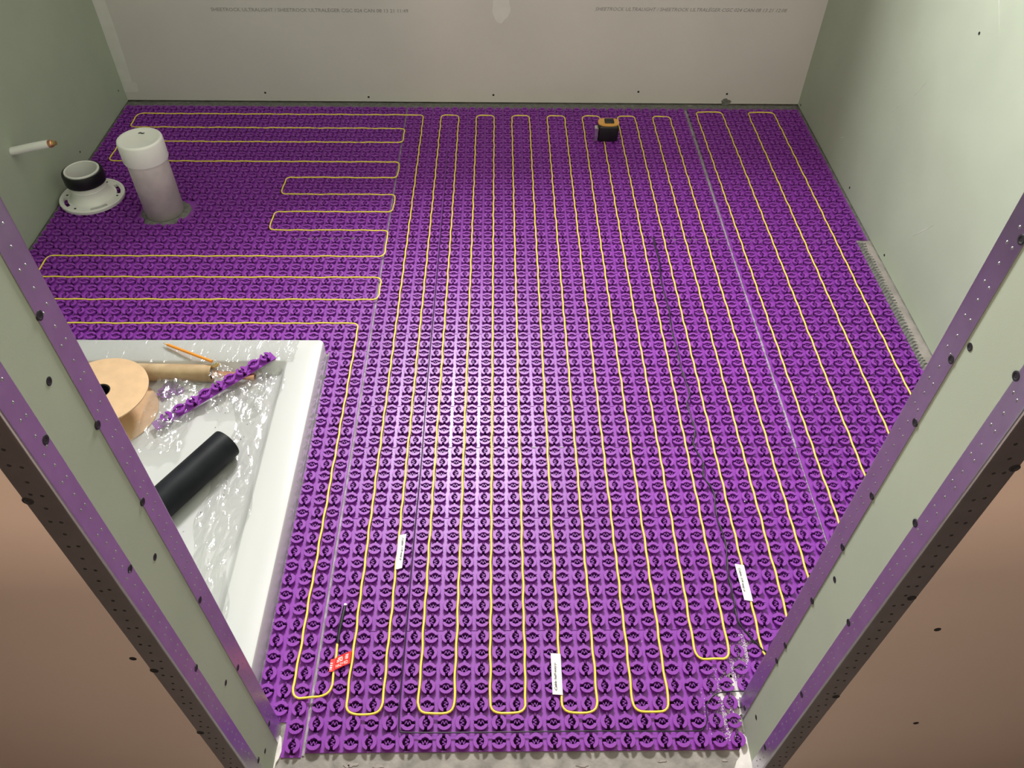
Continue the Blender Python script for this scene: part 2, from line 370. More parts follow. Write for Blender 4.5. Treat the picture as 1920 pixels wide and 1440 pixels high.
for k in range(6):
    me = mesh('stud', *GEO[k]); me.materials.append(M['purple']); me.materials.append(M['gap_shade']); me.polygons[SB.nf].material_index = 1; STUD.append(me)
PIPE_C = (-0.753, 1.578); 
def visible(px):
    x, y = px
    if not (-10 < x < 1930 and 190 < y < 1445): return False
    if x < 60 + (y - 480) * (520 - 60) / (1347 - 480) - 8: return False
    if x > 1920 - (y - 354) * (1920 - 1380) / (1331 - 354) + 8: return False
    return True
def sheet(poly, cols, rows, cu, rv, phase, label, lines=(), skip=None):
    """poly in pitch units; stud centres at (cu+i, rv+j)."""
    root = empty('heating_membrane', (sum(x for x, y in poly) / len(poly) * P, sum(y for x, y in poly) / len(poly) * P, 0))
    tag(root, label, 'floor membrane', 'purple studded membrane sheets on the floor')
    ox, oy = root.location.x, root.location.y
    bs = MB().prism([(x * P - ox, y * P - oy) for x, y in poly], SLAB, 0).build('base_sheet', 'purple_sheet', root)
    for y, x0, x1 in lines:
        MB().box(x0 * P - ox, (y - .02) * P - oy, 0, x1 * P - ox, (y + .02) * P - oy, 0.001).build('mould_line', 'purple', bs)
    spots = []
    for i in range(cols[0], cols[1]):
        for j in range(rows[0], rows[1]):
            u, v = cu + i, rv + j
            x, y = u * P, v * P
            if math.hypot(x - PIPE_C[0], y - PIPE_C[1]) < 0.080: continue
            if skip and skip(u, v): continue
            kind = (0 if j % 2 == 0 else 2) if (i + j + phase) % 2 == 0 else (1 if j % 2 == 0 else 3)
            if j == rows[0] and kind % 2 == 0: kind = 4 + kind // 2
            px = to_px((x, y, HC)); d = (Vector((x, y, 0)) - CAM).length
            spots.append((d if visible(px) else d + 100, x, y, kind))
    spots.sort()
    V = []; F = []; DK = []
    for n, (d, x, y, kind) in enumerate(spots):
        if n < 300 and d < 50:
            o = bpy.data.objects.new('stud', STUD[kind]); COL.objects.link(o); o.parent = root; o.location = (x - ox, y - oy, 0)
        else:
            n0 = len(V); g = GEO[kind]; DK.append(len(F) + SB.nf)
            V += [(q.x + x - ox, q.y + y - oy, q.z) for q in g[0]]; F += [[i + n0 for i in q] for q in g[1]]
    if V:
        o = obj('studs', mesh('studs', V, F), 'purple', root); o['kind'] = 'stuff'; o.data.materials.append(M['gap_shade'])
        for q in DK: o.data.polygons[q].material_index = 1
    return root
# centre column of three sheets
sheet([(-1.93, -.45), (21.85, -.45), (21.9, 2.15), (29.98, 2.2), (29.98, 20.45), (-1.93, 20.45)], (-2, 30), (0, 21), 0.5, 0, 0,
      'purple studded heating membrane sheet running out through the doorway', [(6.5, -1.9, 29.9), (14.5, -1.9, 29.9)],
      skip=lambda u, v: (u < -1.6 or (u > 21.6 and v < 2.6)))
sheet([(-1.93, 20.53), (29.98, 20.53), (29.98, 45.42), (-1.93, 45.42)], (-2, 30), (21, 46), 0.5, 0, 0,
      'purple studded heating membrane sheet in mid room under the twisted black cord', [(24.5, -1.9, 29.9), (32.5, -1.9, 29.9), (40.5, -1.9, 29.9)], skip=lambda u, v: u < -1.6)
bk = [(-1.93, 45.55), (29.98, 45.55)] + [(29.98 - k * (31.9 / 24), 70.42 + 0.16 * math.sin(k * 1.9) * math.sin(k * .7)) for k in range(25)]
sheet(bk, (-2, 30), (46, 71), 0.5, 0, 1, 'purple studded heating membrane sheet under the tape measure by the grey wall', [(54.5, -1.9, 29.9), (62.5, -1.9, 29.9)], skip=lambda u, v: u < -1.6 or u > 29.8)
# left column
sheet([(-34.1, 45.55), (-2.1, 45.55), (-2.1, 70.75), (-34.1, 70.9)], (-32, 1), (46, 71), -2.6, 0, 0,
      'purple studded heating membrane sheet around the white capped pipe and toilet flange', [(54.5, -34, -2.2), (62.5, -34, -2.2)], skip=lambda u, v: u < -33.7)
sheet([(-34.1, 30.2), (-5.2, 30.2), (-5.2, 30.45), (-2.1, 30.45), (-2.1, 45.45), (-34.1, 45.45)], (-32, 1), (31, 46), -2.6, 0, 0,
      'purple studded heating membrane sheet between the shower tray and the capped pipe', [(37.5, -34, -2.2)], skip=lambda u, v: u < -33.7)
sheet([(-3.2, -.68), (-2.12, -.68), (-2.1, 30.36), (-5.08, 30.36), (-5.08, 1.18), (-3.2, 1.18)], (-3, 1), (0, 31), -2.6, -.16, 1,
      'narrow purple studded membrane strip along the side of the shower tray', skip=lambda u, v: u < -4.8 or (u < -3.1 and v < 1.5))
# right column
sheet([(30.2, 45.55), (43.4, 45.55), (43.42, 57), (43.4, 70.8), (30.45, 70.75)], (0, 13), (46, 71), 30.68, 0, 0,
      'purple studded heating membrane sheet in the far corner against the pale green wall', [(54.5, 30.4, 43)], skip=lambda u, v: u > 43)
sheet([(30.18, 20.53), (42.3, 20.53), (42.3, 45.42), (30.18, 45.42)], (0, 12), (21, 46), 30.68, -.02, 0,
      'purple studded heating membrane sheet bordering the bare thinset strip', skip=lambda u, v: u > 42)
sheet([(30.12, 2.2), (42.3, 2.2), (42.3, 20.45), (30.12, 20.45)], (0, 12), (3, 21), 30.68, -.05, 0,
      'purple studded heating membrane sheet tucked behind the jamb beside the dusty studs', skip=lambda u, v: u > 42)
# thinset squeezed up in the seams (part of the floor)
def seam(pts, wd, z=-0.0006, m='seam', seed=1):
    rnd = random.Random(seed); v = []; f = []
    n = len(pts)
    for i, (x, y) in enumerate(pts):
        a = Vector(pts[max(i - 1, 0)]); b = Vector(pts[min(i + 1, n - 1)]); t = (b - a).normalized(); nn = Vector((-t.y, t.x))
        ww = wd * rnd.uniform(.55, 1.1); zz = z + rnd.uniform(-.0003, .0006)
        for s, dz in ((-1, -0.0012), (-.4, 0), (.4, 0), (1, -0.0012)):
            q = Vector((x, y)) + nn * s * ww / 2
            v.append((q.x * P, q.y * P, zz + dz))
        if i: 
            o = (i - 1) * 4
            f += [[o + k, o + k + 1, o + k + 5, o + k + 4] for k in range(3)]
    return obj('thinset_seam', mesh('thinset_seam', v, f), m, fl)
ln = lambda a, b, n: [(a[0] + (b[0] - a[0]) * k / n, a[1] + (b[1] - a[1]) * k / n) for k in range(n + 1)]
seam(ln((-2.02, -.6), (-2.02, 70.3), 160), 0.15, seed=2)
seam(ln((30.08, 20.5), (30.06, 45.5), 60), 0.24, z=0.0, seed=3)
seam(ln((30.1, 45.5), (30.2, 70.5), 60), 0.16, seed=4)
seam(ln((30.05, 20.5), (30.05, 3), 40), 0.12, seed=5)
seam(ln((-1.9, 20.49), (30, 20.49), 60), 0.07, seed=6)
seam(ln((-34, 45.5), (43, 45.5), 120), 0.10, seed=7)
seam(ln((-5, 30.4), (-2.1, 30.4), 10), 0.10, seed=8)
seam(ln((-11, 45.45), (-4.3, 45.6), 24), 0.34, z=0.0012, seed=9, m='thinset')
seam(ln((23, 45.5), (30, 45.6), 24), 0.25, z=0.0012, seed=10, m='thinset')
seam(ln((9, 20.5), (13.2, 20.52), 16), 0.18, z=0.001, seed=11)
# bare strip of trowelled thinset beside the right wall, and the smear along the back wall
def trowel(name, m, x0, x1, y0, y1, nx, ny, fun, z=SLAB):
    v = []; f = []
    for j in range(ny + 1):
        for i in range(nx + 1):
            x = x0 + (x1 - x0) * i / nx; y = y0 + (y1 - y0) * j / ny
            v.append((x, y, z + fun(x, y, i / nx)))
    for j in range(ny):
        for i in range(nx):
            a = j * (nx + 1) + i; f.append([a, a + 1, a + nx + 2, a + nx + 1])
    return obj(name, mesh(name, v, f, True), m, fl)
trowel('slab_patch', 'slab', 42.3 * P, XR, 27 * P, 45.6 * P, 4, 40, lambda x, y, t: 0.0004)
def ridge(x, y, t):
    e = 0.50 + 0.22 * noise.noise((0, y * 14, 3)) + 0.16 * math.sin(y * 520 + 3 * noise.noise((0, y * 20, 8))) - 0.25 * max(0, (40 * P - y)) 
    if t > e: return -0.0006
    return 0.0006 + 0.0030 * abs(math.sin((y - x * .8) * 260 + 2 * noise.noise((x * 40, y * 30, 0)))) * (1 - .5 * t)
trowel('thinset_ridges', 'thinset', 42.25 * P, XR - .001, 27 * P, 45.2 * P, 22, 420, ridge)
trowel('thinset_smear', 'thinset', XL, XR, 70.5 * P, YB + .002, 260, 5, lambda x, y, t: 0.0012 + 0.0022 * noise.noise((x * 26, y * 60, 1)))
trowel('thinset_smear', 'thinset', XL, XL + .012, 30.5 * P, 70 * P, 3, 160, lambda x, y, t: 0.0015 + 0.002 * noise.noise((x * 26, y * 40, 4)))
trowel('thinset_smear', 'thinset', 43.2 * P, XR + .002, 45.6 * P, 70 * P, 3, 120, lambda x, y, t: 0.0010 + 0.002 * noise.noise((x * 26, y * 40, 9)))
trowel('thinset_smear', 'thinset', -0.168, -0.157, 0.04, 0.95, 2, 120, lambda x, y, t: 0.0010 + 0.003 * noise.noise((x * 26, y * 50, 12)))
# rough mortar left on the slab in front of the sheet edge
for k in range(26):
    x = random.choice([random.uniform(-.02, .25), random.uniform(.2, .69)]); y = random.uniform(-.085, -.03)
    blob('mortar_fleck', 'slab', fl, x, SLAB, random.uniform(.002, .011), random.uniform(.0015, .005), y, th=0.0009, n=11, seed=k, jag=0.5, normal='z')

# ------------------------------------------------------------------ yellow heating cable
CZ = 0.0082; CR = 0.0022
def rounded(pts, r):
    """polyline in pitch units with rounded corners, resampled"""
    out = [Vector(pts[0])]
    for i in range(1, len(pts) - 1):
        a, b, c = Vector(pts[i - 1]), Vector(pts[i]), Vector(pts[i + 1])
        rr = min(r, (a - b).length * .48, (c - b).length * .48)
        p0 = b + (a - b).normalized() * rr; p1 = b + (c - b).normalized() * rr
        out.append(p0)
        for k in range(1, 5):
            t = k / 5; out.append((1 - t) ** 2 * p0 + 2 * t * (1 - t) * b + t * t * p1)
        out.append(p1)
    out.append(Vector(pts[-1]))
    res = [out[0]]
    for a, b in zip(out, out[1:]):
        d = (b - a).length; n = max(1, int(d / 0.34))
        for k in range(1, n + 1): res.append(a + (b - a) * k / n)
    return res
U = [2 * k for k in range(15)] + [31.17, 34.17, 37.17, 40.17]      # runs L1..L19
path = [(-0.97, 5.7), (-0.95, 4.4), (-0.95, 2.55), (-3.1, 2.35), (-3.1, 12), (-3.1, 33.5)]
left = [(-30.1, 33.5, 36.5), (-1.82, 36.5, 39.5), (-32.1, 39.5, 42.5), (-1.88, 42.5, 46.5), (-13.1, 46.5, 49.5), (-1.75, 49.5, 52.5), (-13.1, 52.5, 55.55),
        (-1.85, 55.55, 58.55), (-32.1, 58.55, 62.5), (-1.85, 62.5, 65.5), (-32.1, 65.5, 68.55)]
for u, v0, v1 in left: path += [(u, v0), (u, v1)]
path += [(0, 68.55)]
for k in range(0, 19):
    if k % 2 == 0:
        bot = 1.5 if k < 10 else 4.5
        path += [(U[k], bot)]
        if k + 1 < 19: path += [(U[k + 1], bot)]
    else:
        top = 68.55 if k < 15 else 69.65
        path += [(U[k], top), (U[k + 1], top)]
pts = rounded(path, 0.62)
P3 = []
for i, q in enumerate(pts):
    t = (pts[min(i + 1, len(pts) - 1)] - pts[max(i - 1, 0)]).normalized()
    if abs(t.y) > .98: wob = 0.022 * math.sin(PI * q.y + q.x) + 0.015 * math.sin(q.y * 1.3 + q.x * 2); x, y = q.x + wob, q.y
    elif abs(t.x) > .98: wob = 0.022 * math.sin(PI * q.x + q.y) + 0.02 * math.sin(q.x * .9 + q.y * 3); x, y = q.x, q.y + wob
    else: x, y = q.x, q.y
    P3.append((x * P, y * P, CZ + 0.0004 * math.sin(i * .7)))
cable = empty('heating_cable', P3[0]); tag(cable, 'long yellow heating cable looped back and forth across the purple studs', 'cable')
off = Vector(P3[0])
MB().tube([Vector(q) - off for q in P3], CR, 8).build('jacket', 'yellow', cable, smooth=True)
ends = [Vector((-0.97, 5.6)), Vector((-0.98, 6.3)), Vector((-0.93, 7.0)), Vector((-0.86, 7.9)), Vector((-0.84, 8.05))]
MB().tube([Vector((q.x * P, q.y * P, CZ + .0006)) - off for q in ends], [0.0030, 0.0034, 0.0036, 0.0036, 0.0030], 10).build('end_splice', 'black', cable, smooth=True, auto=60)
MB().tube([Vector((q[0] * P, q[1] * P, CZ + .0006)) - off for q in ((-0.85, 8.0), (-0.835, 8.12))], 0.0032, 10).build('end_seal', 'paper', cable, smooth=True, auto=60)
# white paper flags folded round the cable
def flag(u, v0, v1, side, width, lean, body, up, label):
    x = u * P; y0, y1 = v0 * P, v1 * P; L = y1 - y0
    root = empty('paper_flag', (x, (y0 + y1) / 2, CZ)); tag(root, label, 'paper tag', 'white paper flags on the heating cable')
    prof = [(-side * 0.0026, -0.0006), (-side * 0.0018, 0.0022), (0, 0.0032), (side * 0.003, 0.0034), (side * width, 0.0046 + 0.001)]
    n = 10; v = []; f = []
    for j in range(n + 1):
        t = j / n
        sh = lean * (t - .5)
        for (dx, dz) in prof:
            v.append((dx + sh * (0.3 + abs(dx) / width), (t - .5) * L + (0.004 * side * lean / 0.006 if abs(dx) > .9 * width else 0), dz + 0.0006 * math.sin(t * 7)))
    m_ = len(prof)
    for j in range(n):
        for i in range(m_ - 1):
            a = j * m_ + i; f.append([a, a + 1, a + m_ + 1, a + m_])
    me = mesh('paper', v, f)
    o = obj('paper', me, 'paper', root); sm = o.modifiers.new('thick', 'SOLIDIFY'); sm.thickness = 0.0003; sm.offset = 1
    zt = 0.0058
    mx = side * width * .62
    if up: R = Matrix.Translation((mx + 0.0022, -L * .40, zt)) @ Matrix.Rotation(PI / 2, 4, 'Z')
    else: R = Matrix.Translation((mx - 0.0022, L * .40, zt)) @ Matrix.Rotation(-PI / 2, 4, 'Z')
    text_mesh('handwriting', body, 0.0062, 'ink', o, R, L * .66, shear=0.3, ext=0.0002)
    return root
flag(2.05, 10.45, 12.95, 1, 0.0125, 0.002, 'Cable 1/4 way p', False, 'white paper tag on the cable run beside the thin black sensor wire')
flag(12.03, 2.45, 4.85, -1, 0.0165, 0.0, 'Cable half way p', True, 'white paper tag lettered half way on the cable loop at the doorway')
flag(24.05, 8.15, 10.65, -1, 0.0165, -0.002, 'Cable 3/4 way p', False, 'white paper tag on the cable run beside the end of the black cord')
# red hazard tag
hz = empty('hazard_tag', (-0.95 * P, 4.35 * P, CZ)); tag(hz, 'small red and white hazard tag stuck round the cable end', 'warning tag')
hv = []; hf = []
for t in (0, 1):
    for (dx, dz, dy) in ((-0.0085, 0.0035, -0.004), (-0.003, 0.0030, -0.0035), (0.0, 0.0027, -0.002), (0.003, 0.0034, 0.0), (0.016, 0.0060, 0.0055), (0.0285, 0.0070, 0.0105)):
        hv.append((dx, dy + (t - .5) * 0.024 + (0.0), dz))
for i in range(5): hf.append([i, i + 1, i + 7, i + 6])
o = obj('flag', mesh('flag', hv, hf), 'red', hz); sm = o.modifiers.new('thick', 'SOLIDIFY'); sm.thickness = 0.0004; sm.offset = 1
ang = math.atan2(0.0105, 0.0255)
HM = lambda x, dy: Matrix.Translation((x, 0.0004 + (x - .003) * .41 + dy, 0.0042 + (x - .003) * .13)) @ Matrix.Rotation(ang, 4, 'Z') @ Matrix.Rotation(-0.13, 4, 'Y')
hflag = o
text_mesh('lettering', 'HAZARD', 0.0085, 'whiteprint', hflag, HM(0.0035, -0.0098), 0.0235, shear=0.2, ext=0.0002)
text_mesh('lettering', 'FIRE', 0.0085, 'whiteprint', hflag, Matrix.Translation((-0.0080, -0.0135, 0.0041)), 0.0045, ext=0.0002)
for dy, segs in ((0.0062, ((0.06, 0.42), (0.48, 0.9))), (0.0028, ((0.0, 0.3), (0.36, 0.9))), (-0.0003, ((0.0, 0.2), (0.26, 0.48), (0.54, 0.9)))):
    for a, b_ in segs:
        q = MB().box(0, 0, 0, (b_ - a) * 0.024, 0.0017, 0.0003).build('small_print', 'whiteprint', hflag); q.matrix_local = HM(0.004 + a * 0.022, dy)
for dy in (0.003, -0.001, -0.0045):
    MB().box(-0.0078, dy - .004, 0.0038, -0.0036, dy - .0022, 0.0041).build('small_print', 'whiteprint', hflag)

# ------------------------------------------------------------------ black sensor wire and black cord
def smooth_path(pts, n=8):
    out = []
    for i in range(len(pts) - 1):
        p0, p1, p2, p3 = (Vector(pts[max(i - 1, 0)]), Vector(pts[i]), Vector(pts[i + 1]), Vector(pts[min(i + 2, len(pts) - 1)]))
        for k in range(n):
            t = k / n
            out.append(.5 * ((2 * p1) + (-p0 + p2) * t + (2 * p0 - 5 * p1 + 4 * p2 - p3) * t * t + (-p0 + 3 * p1 - 3 * p2 + p3) * t ** 3))
    out.append(Vector(pts[-1])); return out
sw = [(3.1, 60.8), (3.12, 55), (3.05, 45), (3.0, 36), (2.97, 27.8), (3.02, 19.4), (2.97, 13.2), (2.97, 7.5), (2.95, 3.0), (3.0, 1.0), (3.12, .62), (3.5, .5), (7, .47), (13.3, .5), (18.9, .46), (19.7, .6), (20.0, 1.05), (20.05, 1.6), (20.35, 2.15), (21.0, 2.52), (22.6, 2.6), (24, 2.55)]
pp = [Vector((q.x * P, q.y * P, 0.0076 + 0.003 * min(1, max(0, q.x - 19.8)))) for q in smooth_path(sw, 14)]
o0 = pp[0].copy()
s_o = MB().tube([q - o0 for q in pp], 0.0011, 6).build('sensor_wire', 'black', None, smooth=True, loc=o0)
tag(s_o, 'thin black sensor wire running the length of the floor and along the doorway edge', 'wire')
cd = [(23.02, 45.4), (23.05, 43.6), (23.1, 42), (22.9, 40), (22.85, 38.2), (22.95, 35.5), (22.82, 32.8), (22.9, 30.5), (22.88, 28.4), (23.12, 25.6), (22.74, 24.4), (22.9, 21.9), (22.56, 20.5), (22.95, 18.9), (22.76, 17.7), (23.22, 16.35), (23.06, 14.4), (23.24, 12.3), (22.95, 10), (22.95, 8.2), (22.9, 6.9), (23.4, 5.9), (24.05, 5.0), (25.2, 4.0)]
pp = [Vector((q.x * P, q.y * P, 0.0098)) for q in smooth_path(cd, 10)]
crd = empty('electrical_lead', pp[0]); tag(crd, 'black twisted lead with a sleeved tip lying between the yellow cable runs', 'cord')
o0 = pp[0].copy(); b1 = []; b2 = []
for i, q in enumerate(pp):
    a = i * 0.5; t = (pp[min(i + 1, len(pp) - 1)] - pp[max(i - 1, 0)]).normalized(); nn = Vector((-t.y, t.x, 0))
    k = 0.0012
    b1.append(q - o0 + nn * k * math.cos(a) + Vector((0, 0, k * math.sin(a)))); b2.append(q - o0 - nn * k * math.cos(a) - Vector((0, 0, k * math.sin(a))))
MB().tube(b1, 0.0013, 6).build('strand', 'black', crd, smooth=True); MB().tube(b2, 0.0013, 6).build('strand', 'black', crd, smooth=True)
MB().tube([q - o0 for q in pp[:22]], 0.0029, 8).build('sleeve', 'black', crd, smooth=True)

# ------------------------------------------------------------------ shower tray with film
TX0, TX1, TY0, TY1, TH = XL + 0.002, -0.1635, 0.052, 0.948, 0.060
IX0, IX1, IY0, IY1, TF = XL + 0.08, -0.243, 0.13, 0.872, 0.030
def rrect(x0, x1, y0, y1, r, n=5):
    out = []
    for cx, cy, a0 in ((x1 - r, y1 - r, 0), (x0 + r, y1 - r, 90), (x0 + r, y0 + r, 180), (x1 - r, y0 + r, 270)):
        for k in range(n + 1):
            a = math.radians(a0 + 90 * k / n); out.append((cx + r * math.cos(a), cy + r * math.sin(a)))
    return out
tray = empty('shower_tray', (-0.63, 0.5, 0)); tag(tray, 'white acrylic shower tray with a raised rim holding tools and scraps', 'shower tray')
loops = [(rrect(TX0, TX1, TY0, TY1, .012), SLAB), (rrect(TX0, TX1, TY0, TY1, .012), TH - .006), (rrect(TX0 + .0018, TX1 - .0018, TY0 + .0018, TY1 - .0018, .011), TH - .0018),
         (rrect(TX0 + .006, TX1 - .006, TY0 + .006, TY1 - .006, .010), TH), (rrect(IX0 - .004, IX1 + .004, IY0 - .004, IY1 + .004, .008), TH),
         (rrect(IX0, IX1, IY0, IY1, .007), TH - .003), (rrect(IX0 + .012, IX1 - .012, IY0 + .01, IY1 - .01, .012), TF + .004), (rrect(IX0 + .02, IX1 - .02, IY0 + .016, IY1 - .016, .012), TF),
         (rrect(-.75, -.55, .4, .6, .03), TF - .001)]
v = []; f = []
for lp, z in loops: v += [(x + .63, y - .5, z) for x, y in lp]
n = 24
for k in range(len(loops) - 1):
    f += [[k * n + i, k * n + (i + 1) % n, (k + 1) * n + (i + 1) % n, (k + 1) * n + i] for i in range(n)]
f.append([(len(loops) - 1) * n + i for i in range(n)]); f.append(list(range(n))[::-1])
o = obj('basin', mesh('basin', v, f, True), 'acrylic', tray); o.data.set_sharp_from_angle(angle=math.radians(40))
def film(name, x0, x1, y0, y1, nx, ny, zf, amp, seed, label, freq=45, edge=0.012, parent=None):
    v = []; f = []; root = ((x0 + x1) / 2, (y0 + y1) / 2, 0)
    for j in range(ny + 1):
        for i in range(nx + 1):
            s, t = i / nx, j / ny
            x = x0 + (x1 - x0) * s + edge * noise.noise((t * 6, s * 3, seed)); y = y0 + (y1 - y0) * t + edge * noise.noise((s * 6, t * 3, seed + 9))
            zb = zf(x, y)
            q = noise.noise((x * freq, y * freq * .45, seed)) + .5 * noise.noise((x * freq * 2.3, y * freq * 1.4, seed + 4))
            v.append((x - root[0], y - root[1], zb + 0.001 + amp * abs(q)))
    for j in range(ny):
        for i in range(nx):
            a = j * (nx + 1) + i; f.append([a, a + 1, a + nx + 2, a + nx + 1])
    o = obj(name, mesh(name, v, f, True), 'film', parent, root)
    if label: tag(o, label, 'plastic film')
    return o
def tray_z(x, y):
    d = min(x - IX0, IX1 - x, y - IY0, IY1 - y)
    if d < -0.002: return TH
    if d > 0.02: return TF
    return TH - (TH - TF) * (d + .002) / .022
film('plastic_film', -1.0, -0.225, 0.868, 0.944, 150, 18, lambda x, y: TH, 0.0022, 2.0, 'clear plastic film wrinkled over the back rim of the shower tray', freq=30, edge=.006)
film('plastic_film', -0.345, -0.247, 0.15, 0.86, 40, 170, tray_z, 0.006, 5.0, 'crumpled clear plastic film along the inside edge of the shower tray', freq=34, edge=.03)
film('plastic_film', -0.40, -0.285, 0.72, 0.85, 40, 40, lambda x, y: tray_z(x, y) + .012, 0.016, 11.0, 'bunched clear plastic film under the end of the purple offcut', freq=40, edge=.02)
# ------------------------------------------------------------------ things in the tray
FZ = TF + 0.0003
sp_ = empty('cable_spool', (-0.622, 0.726, FZ)); tag(sp_, 'empty cardboard cable spool lying flat in the shower tray', 'spool')
def disc_ring(z0, z1, R, r): return MB().lathe([(r, z0), (R, z0), (R, z1), (r, z1)], 64, close=True)
disc_ring(0.0, 0.003, 0.103, 0.0225).build('flange_disc', 'card', sp_, smooth=True, auto=40)
disc_ring(0.077, 0.080, 0.104, 0.0225).build('flange_disc', 'card', sp_, smooth=True, auto=40)
MB().lathe([(0.030, 0.003), (0.030, 0.077)], 40).build('core', 'card', sp_, smooth=True)
MB().lathe([(0.0222, 0.0), (0.0222, 0.0785), (0.0195, 0.0785), (0.0195, 0.0)], 24, close=True).build('hub_bushing', 'black', sp_, smooth=True, auto=40)
tb = empty('cardboard_tube', (-0.414, 0.838, FZ)); tag(tb, 'brown paper mailing tube beside the cardboard spool', 'tube')
A = axis_matrix((0, 0, 0.0215), (-0.36, 0.008, 0.0215))
MB().lathe([(0.0165, 0.004), (0.0165, 0.0), (0.0205, 0.0), (0.0212, 0.003), (0.0205, 0.006), (0.0205, 0.012), (0.0210, 0.014), (0.0210, 0.36), (0.0165, 0.36)], 36, A).build('tube_wall', 'tube', tb, smooth=True, auto=40)
MB().lathe([(0.0001, 0.010), (0.0165, 0.010)], 36, A).build('end_plug', 'tube', tb)
cpz = empty('copper_pipe', (-0.425, 0.836, FZ + .022)); tag(cpz, 'short copper pipe with a brass end poking out of the paper tube', 'pipe')
A = axis_matrix((0.012, 0, 0), (0.11, -0.004, -0.006))
MB().lathe([(0.0001, 0), (0.0085, 0), (0.0085, 0.100), (0.0068, 0.100), (0.0068, 0.01)], 20, A).build('pipe_wall', 'copper', cpz, smooth=True, auto=40)
br = empty('brass_fitting', (-0.4075, 0.845, FZ + .040)); tag(br, 'little brass valve fitting on the end of the paper tube', 'fitting')
MB().lathe([(0.0001, -0.006), (0.005, -0.006), (0.005, 0.0), (0.0036, 0.001), (0.0036, 0.005), (0.0055, 0.006), (0.0055, 0.009), (0.003, 0.010), (0.003, 0.015), (0.0001, 0.015)], 8, Matrix.Rotation(1.2, 4, 'Y')).build('body', 'brass', br)
MB().box(-0.001, -0.004, 0.004, 0.001, 0.004, 0.0058).build('lever', 'steel', br)
film('plastic_film', -0.412, -0.372, 0.812, 0.86, 16, 18, lambda x, y: FZ + .034 - (x + .41) * .5, 0.012, 21.0, 'scrap of clear plastic tucked at the end of the paper tube', freq=60, edge=.012)
# pencil
pa, pb = Vector((-0.552, 0.926, TH + 0.0075)), Vector((-0.412, 0.852, FZ + 0.0475))
pc = empty('pencil', pa); tag(pc, 'orange pencil resting on the tray rim and the paper tube', 'pencil')
A = axis_matrix((0, 0, 0), pb - pa); Lp = (pb - pa).length
MB().lathe([(0.0001, 0.0), (0.0009, 0.003)], 8, A).build('lead', 'graphite', pc, smooth=True)
MB().lathe([(0.0009, 0.003), (0.0036, 0.016)], 12, A).build('sharpened_wood', 'wood', pc, smooth=True)
MB().lathe([(0.0036, 0.016), (0.0038, 0.018), (0.0038, Lp), (0.0001, Lp)], 6, A).build('shaft', 'orange', pc)
# purple membrane offcut, one row of studs
s0, s1 = Vector((-0.486, 0.698, 0.046)), Vector((-0.279, 0.885, 0.0655))
d = (s1 - s0); Ls = d.length; ps = Ls / 8.6; k = ps / P
st = empty('membrane_offcut', s0); tag(st, 'purple offcut strip with a single row of studs leaning in the shower tray', 'offcut')
ex = d.normalized(); ey = Vector((0, 0, 1)).cross(ex).normalized(); ez = ex.cross(ey)
st.rotation_euler = Matrix((ex, ey, ez)).transposed().to_euler()
MB().box(-0.030, -0.43 * ps, -0.002, Ls + 0.003, 0.43 * ps, 0).build('base_strip', 'purple', st)
for i in range(9):
    o = bpy.data.objects.new('stud', STUD[(1, 4)[i % 2]]); COL.objects.link(o); o.parent = st; o.location = ((i + .1) * ps, 0, 0); o.scale = (k, k, k)
# black pipe
bp0, bp1 = Vector((-0.3235, 0.6135, 0)), Vector((-0.51, 0.311, 0))
bk_ = empty('black_pipe', (bp0.x, bp0.y, FZ)); tag(bk_, 'short length of scuffed black plastic pipe lying in the shower tray', 'pipe')
A = axis_matrix((0, 0, 0.0345), (bp1 - bp0) + Vector((0, 0, 0.0345)))
MB().lathe([(0.0300, 0.02), (0.0300, 0.0), (0.0338, 0.0), (0.0343, 0.002), (0.0343, 0.355), (0.0300, 0.355)], 48, A).build('pipe_wall', 'blackpipe', bk_, smooth=True, auto=40)
# bag with membrane scraps by the spool
bg = empty('plastic_bag', (-0.49, 0.76, FZ)); tag(bg, 'clear plastic bag of purple scraps beside the cardboard spool', 'bag')
def bagz(x, y): return FZ + 0.012 + 0.010 * max(0, 1 - ((x + .50) / .05) ** 2)
o = film('bag_film', -0.545, -0.43, 0.60, 0.832, 34, 60, bagz, 0.012, 31.0, None, freq=38, edge=.02)
lx = Vector(o.location); o.parent = bg; o.location = lx - bg.location
scr = MB()
for q in range(7):
    x, y = random.uniform(-.525, -.475), random.uniform(.775, .82)
    c, s = math.cos(q), math.sin(q); n0 = GEO[q % 4]
    scr.add([(w_.x * c - w_.y * s + x + .49, w_.x * s + w_.y * c + y - .76, w_.z * .8) for w_ in n0[0]], n0[1])
o = scr.build('membrane_scraps', 'purple', bg); o['kind'] = 'stuff'

